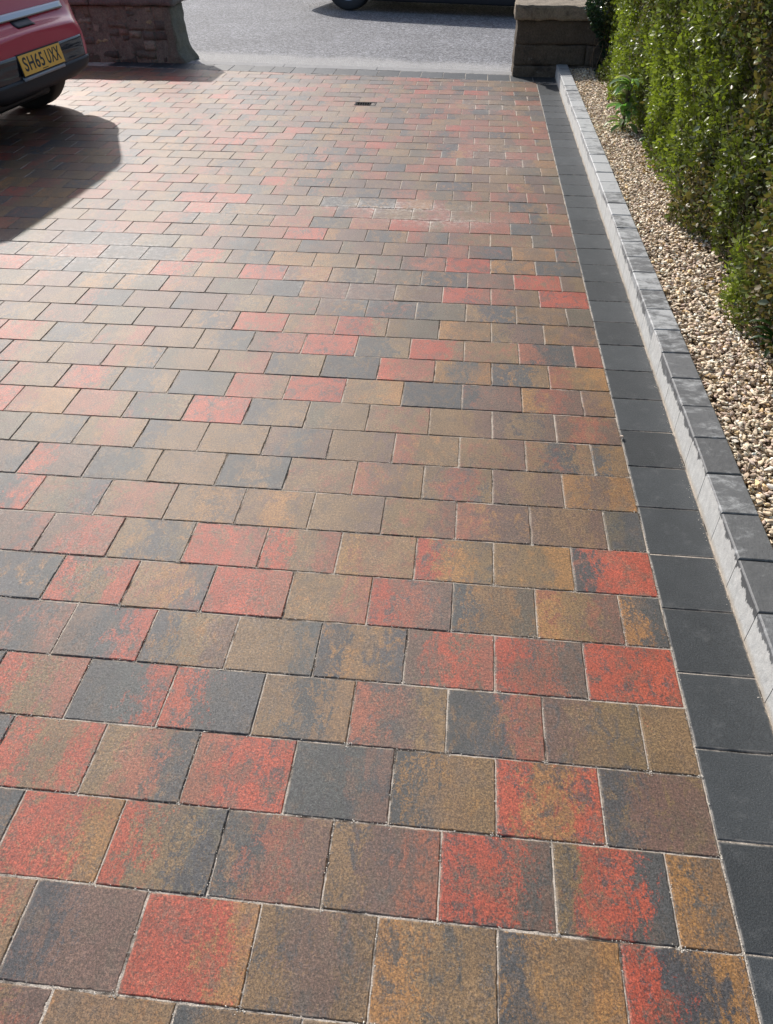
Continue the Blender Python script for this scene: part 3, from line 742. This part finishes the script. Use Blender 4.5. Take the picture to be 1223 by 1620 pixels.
# dead leaves and bits dropped under the hedge
nd = 900
P = np.stack([NP.uniform(1.02, 1.26, nd), NP.uniform(1.2, 7.4, nd), NP.uniform(.075, .095, nd)], 1)
D = unit(np.stack([NP.normal(0, 1, nd), NP.normal(0, 1, nd), NP.normal(.05, .12, nd)], 1)); ln = NP.uniform(.012, .024, nd)
dl = leaves('fallen_leaves', P, D, ln, ln*.5, np.array([(.11, .06, .03)])*NP.uniform(.5, 1.9, (nd, 1)), M_weed)
tag(dl, 'brown fallen leaves littering the gravel at the foot of the hedge', 'leaf litter', kind='stuff')

# dark evergreen shrub growing over the low wall
sh = empty('ivy_shrub', (1.12, 7.46, .06))
n_ = 4200
r = NP.random(n_)**.4; th = NP.uniform(0, 2*np.pi, n_); ph = NP.uniform(-.3, 1, n_)
q = unit(NP.normal(size=(n_, 3)))
pts = np.stack([q[:, 0]*.15, q[:, 1]*.15, q[:, 2]*.36+.34], 1)*np.stack([r, r, np.ones(n_)], 1); pts[:, 0] += .10*np.sin(pts[:, 2]*9)-.02+pts[:, 2]*.06
pts[:, 2] = np.clip(pts[:, 2], .0, 2)
D = unit(np.stack([q[:, 0]-.3, q[:, 1]-.5, NP.normal(0, .5, n_)], 1)); ln = NP.uniform(.018, .036, n_)
leaves('leaves', pts, D, ln, ln*.6, np.array([(.028, .055, .035)])*NP.uniform(.5, 1.9, (n_, 1)), M_ivy, sh)
bm = bmesh.new()
for i in range(7):
    a = rr.uniform(-.08, .08); p = [Vector((a, rr.uniform(-.05, .05), -.03))]
    for k in range(5): p.append(p[-1]+Vector((rr.uniform(-.04, .03), rr.uniform(-.03, .03), .11)))
    tube(bm, p, [.006, .005, .004, .0035, .003, .002], 6)
tube(bm, [(-.13, -.08, .0), (-.132, -.085, .12), (-.12, -.09, .20), (-.09, -.09, .25), (-.05, -.08, .28)], [.003, .003, .0025, .002, .002], 6)
link('stems', bm_mesh('stems', bm), M_twig, sh, True)
tag(sh, 'dark blue green shrub growing against the brown wall at the far end of the hedge', 'shrub')

# broad-leaved weed in the gravel and a darker one at the near foot of the hedge
def weed(name, loc, n_, hmax, L0, L1, wr, col, seed, label, cat):
    root = empty(name, loc); r_ = np.random.default_rng(seed); me_v = []; me_f = []; cols = []
    bm = bmesh.new(); lay = bm.verts.layers.float_color.new('leaf_col'); bs = bmesh.new()
    for i in range(n_):
        a = r_.uniform(0, 2*np.pi); h = r_.uniform(.02, hmax); l = r_.uniform(L0, L1); w_ = l*wr*r_.uniform(.8, 1.2)
        ba = Vector((math.cos(a)*.02*r_.random(), math.sin(a)*.02*r_.random(), h)); d = Vector((math.cos(a), math.sin(a), r_.uniform(.3, 1.1))).normalized()
        side = d.cross(Vector((0, 0, 1))).normalized(); cs = tuple(c_*r_.uniform(.75, 1.3) for c_ in col)+(1,)
        prev = None; K = 7; p = ba.copy(); dd = d.copy()
        for k in range(K+1):
            t = k/K; ww = w_*.5*(math.sin(math.pi*min(1, t*.93+.06))**.8)
            up = side.cross(dd).normalized()
            row = [bm.verts.new(p-side*ww+up*ww*.35), bm.verts.new(p), bm.verts.new(p+side*ww+up*ww*.35)]
            for v in row: v[lay] = cs
            if prev:
                for c in range(2): bm.faces.new((prev[c], prev[c+1], row[c+1], row[c]))
            prev = row; p = p+dd*l/K; dd = (dd+Vector((0, 0, -.20))).normalized()
        if i % 3 == 0: tube(bs, [(0, 0, -.03), tuple(ba*.5), tuple(ba)], .0025, 5)
    link('leaves', bm_mesh('leaves', bm), M_weed, root, True); link('stalks', bm_mesh('stalks', bs), M_twig, root, True)
    return tag(root, label, cat)
weed('weed_plant', (1.02, 5.55, .07), 70, .30, .08, .16, .30, (.24, .34, .16), 1, 'pale green broad leaved weed growing out of the gravel beside the hedge', 'weed')
weed('weed_plant', (1.135, 2.50, .06), 34, .16, .05, .10, .26, (.035, .085, .03), 2, 'dark green leafy weed at the near foot of the hedge', 'weed')
weed('weed_plant', (1.10, 5.05, .07), 16, .08, .03, .06, .45, (.05, .12, .04), 4, 'small low dark weed at the hedge foot just in front of the pale weed', 'weed')

# ------------------------------------------------------------------ cars
_g = N('car_glass'); _g.fin((.012, .015, .016), .04, None, .6)
_t = _g.n('ShaderNodeBsdfTransparent'); _t.inputs[0].default_value = (.80, .86, .84, 1)
_x = _g.n('ShaderNodeMixShader'); _x.inputs[0].default_value = .78
_g.t.links.new(_g.b.outputs[0], _x.inputs[1]); _g.t.links.new(_t.outputs[0], _x.inputs[2]); _g.t.links.new(_x.outputs[0], _g.out.inputs[0]); M_glass = _g.m
M_rub_t = simple('tyre_rubber', (.022, .023, .025), .75)
M_alloy = simple('alloy_rim', (.42, .43, .45), .3, .9)
M_chr = simple('chrome', (.33, .34, .36), .36, 1)
M_black = simple('satin_black_plastic', (.016, .018, .022), .5, 0, .3)
M_blackg = N('gloss_black_plastic')
_p = M_blackg.obj(); M_blackg.fin((.018, .022, .028), .16, M_blackg.bump(M_blackg.noise(M_blackg.scale(_p, (1, 1.0, 7)), 4, 1), .02, .35), .6); M_blackg = M_blackg.m
M_plate = simple('number_plate_yellow', (.88, .47, .05), .35)
M_pch = simple('number_plate_black', (.012, .012, .014), .5)
M_red_l = simple('tail_lamp_red', (.35, .01, .01), .15)
M_lens = simple('lamp_lens', (.6, .62, .65), .1, .3)
def paint(name, col):
    n = N(name); P = n.obj()
    n.fin(col, .38, n.bump(n.noise(P, 3, 2), .004, .2), .35); n.b.inputs['Metallic'].default_value = 0
    n.b.inputs['Coat Weight'].default_value = .35; n.b.inputs['Coat Roughness'].default_value = .08
    n.set(n.b.inputs['Base Color'], n.mix(n.noise(P, 2.2, 5, .7), col, tuple(c_*.85+.006 for c_ in col)))
    return n.m

def car(name, loc, yaw, st, paintm, ws, wr, track, label, group=None, plate=None, wells=True):
    """local +x forward from the rear bumper, +y left; st rows: (s, half width, z bottom, z top, top half width, belt z, glassflag)"""
    root = empty(name, loc, yaw)
    bm = bmesh.new(); rings = []
    for (s_, w_, zb, zt, tw, zl, g_) in st:
        zl = min(zl, zt-.03)
        h = [(0, zb), (.55*w_, zb), (w_-.06, zb+.01), (w_-.01, zb+.08), (w_, zb+(zl-zb)*.5), (w_*.99, zb+(zl-zb)*.80), (w_*.975, zl), (max(tw, .1)+.03, zt-(zt-zl)*.22), (tw-.03, zt-.01), (tw*.6, zt), (0, zt+.008)]
        pts = [(s_, y_, z_) for y_, z_ in h]+[(s_, -y_, z_) for y_, z_ in h[1:-1][::-1]]
        rings.append([bm.verts.new(p) for p in pts])
    n_ = len(rings[0])
    for r_i, (A, Bq) in enumerate(zip(rings, rings[1:])):
        for i in range(n_):
            f = bm.faces.new((A[i], Bq[i], Bq[(i+1) % n_], A[(i+1) % n_])); f.smooth = True
            hi = i if i < 10 else n_-1-i
            g_ = st[r_i][6]
            if g_ == 's' and hi == 6: f.material_index = 1
            if g_ == 'w' and hi in (8, 9): f.material_index = 2
            if g_ == 'w' and hi == 6: f.material_index = 1
            if g_ == 'r' and hi in (8, 9): f.material_index = 3
    for k, R_ in ((0, rings[0]), (1, rings[-1])):           # end caps bridged side to side
        m_ = n_//2
        for i in range(m_):
            a, b_, c_, d_ = R_[i], R_[i+1], R_[(n_-i-1) % n_], R_[(n_-i) % n_]
            vs = [a, b_, c_, d_]; u_ = []
            for v in vs:
                if v not in u_: u_.append(v)
            if len(u_) > 2:
                f = bm.faces.new(u_ if k == 0 else u_[::-1]); f.smooth = True
    bmesh.ops.recalc_face_normals(bm, faces=bm.faces)
    tmp = bpy.data.objects.new('tmp', bm_mesh('tmp', bm)); C.objects.link(tmp)
    for _ in range(4): tmp.data.materials.append(None)
    md = tmp.modifiers.new('s', 'SUBSURF'); md.levels = 2; md.render_levels = 2
    cb = bmesh.new()
    for sx in ws:
        for sg in (1, -1):
            R4 = Matrix.Rotation(math.pi/2, 4, 'X')
            bmesh.ops.create_cone(cb, cap_ends=True, segments=40, radius1=wr+.045, radius2=wr+.045, depth=.30, matrix=Matrix.Translation((sx, sg*(track+.04), wr+.01)) @ R4)
    cut = bpy.data.objects.new('cut', bm_mesh('cut', cb)); C.objects.link(cut)
    mb = tmp.modifiers.new('b', 'BOOLEAN'); mb.operation = 'DIFFERENCE'; mb.object = cut; mb.solver = 'EXACT'
    dg = bpy.context.evaluated_depsgraph_get(); dg.update()
    me = bpy.data.meshes.new_from_object(tmp.evaluated_get(dg))
    bpy.data.objects.remove(tmp); bpy.data.objects.remove(cut)
    src = bmesh.new(); src.from_mesh(me)
    def sub(test, nm, mat, par, sm=True):
        b2 = src.copy(); bmesh.ops.delete(b2, geom=[f for f in b2.faces if not test(f)], context='FACES')
        if not b2.faces: b2.free(); return None
        m_ = bm_mesh(nm, b2); m_.materials.clear(); m_.polygons.foreach_set('material_index', [0]*len(m_.polygons)); return link(nm, m_, mat, par, sm)
    body = sub(lambda f: f.material_index == 0, 'body', paintm, root)
    sub(lambda f: f.material_index == 1 and f.calc_center_median().y > 0, 'side_window', M_glass, root)
    sub(lambda f: f.material_index == 1 and f.calc_center_median().y < 0, 'side_window', M_glass, root)
    sub(lambda f: f.material_index == 2, 'windscreen', M_glass, root)
    sub(lambda f: f.material_index == 3, 'rear_window', M_glass, root)
    bvh = BVHTree.FromBMesh(src); src.free()
    tyre = bmesh.new(); lathe(tyre, [(wr*.64, -.085), (wr*.72, -.098), (wr*.9, -.098), (wr*.975, -.088), (wr, -.065), (wr, .065), (wr*.975, .088), (wr*.9, .098), (wr*.72, .098), (wr*.64, .085), (wr*.62, 0), (wr*.64, -.085)])
    tme = bm_mesh('tyre', tyre)
    rim = bmesh.new(); lathe(rim, [(wr*.645, .07), (wr*.66, .088), (wr*.62, .082), (wr*.58, .04), (wr*.58, -.08), (wr*.645, -.07)])
    for k in range(10):
        a = k*math.pi/5; box(rim, (math.cos(a)*wr*.32, .055, math.sin(a)*wr*.32), (wr*.56, .018, .032), .004, Matrix.Rotation(-a, 3, 'Y').to_4x4().to_3x3())
        if False: pass
    # spokes were placed after rotation about the hub
    hub = bmesh.ops.create_cone(rim, cap_ends=True, segments=20, radius1=wr*.14, radius2=wr*.12, depth=.03, matrix=Matrix.Translation((0, .06, 0)) @ Matrix.Rotation(math.pi/2, 4, 'X'))
    disc = bmesh.ops.create_cone(rim, cap_ends=True, segments=32, radius1=wr*.42, radius2=wr*.42, depth=.012, matrix=Matrix.Translation((0, -.01, 0)) @ Matrix.Rotation(math.pi/2, 4, 'X'))
    rme = bm_mesh('rim', rim); first = True
    for sx in ws:
        for sg in (1, -1):
            wh = empty('wheel', (sx, sg*track, wr)); wh.parent = root
            wh.rotation_euler = (0, 0, 0 if sg > 0 else math.pi)
            t_ = link('tyre', tme, M_rub_t if first else None, wh, first); r_ = link('rim', rme, M_alloy if first else None, wh); first = False
    # under tray and axle
    ub = bmesh.new(); Lc = st[-1][0]
    box(ub, (Lc*.5, 0, .225), (Lc*.86, .98, .14), .02); box(ub, (ws[0], 0, wr-.02), (.07, track*2-.2, .07), .01)
    link('underbody', bm_mesh('underbody', ub), M_black, root)
    fab = simple('seat_fabric', (.02, .02, .022), .9)
    for (sx, sy, wd_) in ((ws[0]+.55, 0, 1.15), (ws[0]+1.45, .35, .48), (ws[0]+1.45, -.35, .48)):
        b3 = bmesh.new(); box(b3, (sx+.22, sy, .50), (.48, wd_, .16), .05, None, 3); box(b3, (sx-.02, sy, .78), (.14, wd_, .52), .05, Matrix.Rotation(0, 3, 'Y'), 3)
        link('seat', bm_mesh('seat', b3), fab, root, True)
    def drape(ys, zs, off, nm, mat, back=True, par=None):
        b2 = bmesh.new(); g_ = []
        for z_ in zs:
            row = []
            for y_ in ys:
                o_ = Vector((-1, y_, z_)) if back else Vector((Lc+1, y_, z_)); d_ = Vector((1, 0, 0)) if back else Vector((-1, 0, 0))
                h_ = bvh.ray_cast(o_, d_)
                p = h_[0] if h_[0] else Vector((.5, y_, z_)); nn = h_[1] if h_[0] else Vector((-1, 0, 0))
                if nn.dot(d_) > 0: nn = -nn
                row.append(b2.verts.new(p+nn*off))
            g_.append(row)
        for A, Bq in zip(g_, g_[1:]):
            for i in range(len(A)-1): b2.faces.new((A[i], A[i+1], Bq[i+1], Bq[i]) if back is False else (A[i+1], A[i], Bq[i], Bq[i+1]))
        r_ = bmesh.ops.extrude_face_region(b2, geom=list(b2.faces))
        for v in [e for e in r_['geom'] if isinstance(e, bmesh.types.BMVert)]: v.co.x += (.012+off) if back else -(.012+off)
        bmesh.ops.recalc_face_normals(b2, faces=b2.faces)
        return link(nm, bm_mesh(nm, b2), mat, par or root, True)
    return root, bvh, drape, tme

# --- red hatchback backed up to the wall
hatch = [(0, .57, .30, .605, .50, .50, ''), (.015, .67, .295, .618, .56, .52, ''), (.05, .735, .29, .632, .60, .54, ''), (.085, .775, .30, .645, .64, .56, ''), (.115, .80, .29, .70, .66, .60, ''), (.14, .812, .28, .80, .67, .70, ''),
         (.17, .828, .26, .95, .66, .80, 'r'), (.20, .84, .23, 1.20, .68, .86, 'r'), (.235, .85, .21, 1.40, .66, .88, ''), (.60, .855, .20, 1.44, .62, .89, 's'), (1.3, .862, .20, 1.45, .58, .88, 's'), (2.0, .862, .20, 1.41, .57, .87, 's'),
         (2.35, .86, .20, 1.36, .56, .86, 'w'), (2.85, .855, .20, 1.00, .62, .84, ''), (3.1, .85, .20, .93, .64, .80, ''), (3.5, .83, .21, .84, .62, .74, ''), (3.75, .76, .22, .74, .58, .66, ''), (3.88, .66, .24, .64, .5, .55, ''), (3.93, .52, .28, .58, .4, .5, '')]
M_redp = paint('red_car_paint', (.52, .016, .048))
RX, RY, RYAW = -2.862, 5.385, math.pi-.063
rc, bvh, drape, tme = car('parked_car', (RX, RY, 0), RYAW, hatch, M_redp, (.60, 3.12), .298, .735, '', plate=True)
tag(rc, 'red hatchback parked by the left wall, seen from its rear corner with yellow plate', 'car')
lin = lambda a, b, n_: [a+(b-a)*i/(n_-1) for i in range(n_)]
ins = drape(lin(-.61, .61, 45), lin(.36, .515, 9), .006, 'bumper_insert', M_blackg)
low = drape(lin(-.66, .66, 45), lin(.300, .385, 6), .014, 'bumper_skirt', M_black)
bar = drape(lin(-.60, .60, 41), lin(.668, .708, 4), .014, 'chrome_trim', M_chr)
sk = drape(lin(-.26, .26, 15), lin(.372, .392, 3), .022, 'plate_sill', simple('grey_plastic', (.30, .34, .38), .3), par=ins)
hd = drape(lin(-.13, .08, 8), lin(.634, .672, 4), .004, 'boot_handle', simple('recess_black', (.02, .015, .018), .5))
for sg in (1, -1):
    drape([sg*k for k in lin(.50, .70, 6)], lin(.78, .98, 6), .006, 'tail_light', M_red_l)
    drape([sg*k for k in lin(.45, .68, 6)], lin(.58, .70, 5), .006, 'head_light', M_lens, back=False)
    b2 = bmesh.new(); box(b2, (2.42, sg*.93, .96), (.10, .16, .12), .03, None, 3); box(b2, (2.44, sg*.855, .93), (.05, .08, .03), .008); link('door_mirror', bm_mesh('door_mirror', b2), M_redp, rc, True)
    b2 = bmesh.new(); box(b2, (1.25, sg*.868, .80), (.18, .025, .028), .008, None, 2); link('door_handle', bm_mesh('door_handle', b2), M_redp, rc, True)
b2 = bmesh.new(); tube(b2, [(.20, -.12, .235), (.27, -.10, .25), (.5, -.06, .25)], [.014, .014, .014], 16); link('exhaust_pipe', bm_mesh('exhaust_pipe', b2), M_chr, rc, True)
b2 = bmesh.new(); box(b2, (.45, 0, .27), (.55, .5, .12), .04, None, 2); link('silencer', bm_mesh('silencer', b2), M_black, rc, True)
# number plate, 520 x 111, leaning with the tailgate
pl = empty('number_plate', (0, 0, 0)); pl.parent = rc
b2 = bmesh.new(); box(b2, (0, 0, 0), (.52, .111, .006), .0015, None, 2)
Mx = Matrix.Translation((-.016, 0, .457)) @ Matrix.Rotation(-math.pi/2, 4, 'Z') @ Matrix.Rotation(math.pi/2-.16, 4, 'X')
pbase = link('plate', bm_mesh('plate', b2), M_plate, pl)
b2 = bmesh.new(); box(b2, (0, 0, -.004), (.536, .127, .006), .001); pfr = link('surround', bm_mesh('surround', b2), M_black, pl)
def lettering(s, size, xsc, mat, nm, par, off, bold=.0035):
    cu = bpy.data.curves.new(nm, 'FONT'); cu.body = s; cu.size = size; cu.align_x = 'CENTER'; cu.align_y = 'CENTER'; cu.extrude = .0006; cu.offset = bold; cu.space_character = 1.12
    to = bpy.data.objects.new('t', cu); C.objects.link(to); dg = bpy.context.evaluated_depsgraph_get(); dg.update()
    me = bpy.data.meshes.new_from_object(to.evaluated_get(dg)); bpy.data.objects.remove(to)
    xs = [v.co.x for v in me.vertices]; ys = [v.co.y for v in me.vertices]
    cx, cy = (min(xs)+max(xs))/2, (min(ys)+max(ys))/2; fx = xsc/(max(xs)-min(xs)); fy = size*1.0/(max(ys)-min(ys))
    for v in me.vertices: v.co = Vector(((v.co.x-cx)*fx+off[0], (v.co.y-cy)*fy+off[1], v.co.z+off[2]))
    return link(nm, me, mat, par)
lettering('SH65', .079, .245, M_pch, 'lettering', pl, (-.108, .004, .0036), .0012)
lettering('UXX', .079, .178, M_pch, 'lettering', pl, (.1385, .004, .0036), .0012)
b2 = bmesh.new()
for i in range(12): box(b2, (-.033+i*.006, -.0475, .0034), (.0035 if i % 3 else .0048, .0045, .0008))
mk = link('maker_mark', bm_mesh('maker_mark', b2), M_pch, pl)
pl.matrix_local = Mx
pl['label'] = 'yellow number plate reading SH65 UXX'

# --- dark car on the street
sal = [(0, .60, .36, .70, .52, .6, ''), (.04, .74, .30, .80, .62, .68, ''), (.12, .83, .24, .92, .66, .8, ''), (.3, .87, .20, 1.02, .66, .9, 'r'), (.7, .895, .17, 1.30, .60, .93, 'r'), (1.1, .90, .165, 1.42, .58, .94, 's'), (1.9, .905, .165, 1.46, .58, .93, 's'), (2.6, .90, .165, 1.42, .57, .91, 's'),
       (2.9, .90, .165, 1.32, .56, .90, 'w'), (3.45, .895, .17, .98, .64, .88, ''), (3.8, .87, .18, .90, .62, .80, ''), (4.15, .80, .20, .80, .58, .7, ''), (4.33, .66, .24, .68, .5, .58, ''), (4.38, .5, .3, .6, .4, .5, '')]
M_navy = paint('navy_car_paint', (.010, .018, .032))
yaw = -.21; cs, sn = math.cos(yaw), math.sin(yaw)
wx, wy = -1.72, 11.92                                     # wheel centre line point on the near side
ox = wx - cs*.83 + sn*(-.78); oy = wy - sn*.83 + cs*.78
sc_, bvh, drape, _ = car('parked_car', (ox, oy, -.018), yaw, sal, M_navy, (.83, 3.50), .318, .78, '')
tag(sc_, 'dark navy car on the road beyond the gateway, only its wheel and sill showing', 'car')
for sg in (1, -1):
    drape([sg*k for k in lin(.52, .74, 6)], lin(.66, .80, 5), .006, 'tail_light', M_red_l)
    drape([sg*k for k in lin(.45, .68, 6)], lin(.58, .70, 5), .006, 'head_light', M_lens, back=False)
    b2 = bmesh.new(); box(b2, (3.05, sg*.98, .98), (.12, .18, .13), .03, None, 3); link('door_mirror', bm_mesh('door_mirror', b2), M_navy, sc_, True)
    b2 = bmesh.new(); box(b2, (2.16, sg*.868, .185), (2.0, .07, .12), .02, None, 2); link('sill_trim', bm_mesh('sill_trim', b2), M_black, sc_, True)
    for hx in (1.5, 2.45):
        b2 = bmesh.new(); box(b2, (hx, sg*.905, .82), (.18, .025, .028), .008, None, 2); link('door_handle', bm_mesh('door_handle', b2), M_navy, sc_, True)
drape(lin(-.26, .26, 9), lin(.50, .61, 4), .006, 'number_plate', M_plate)
print('SCENE OBJECTS', len(bpy.data.objects))
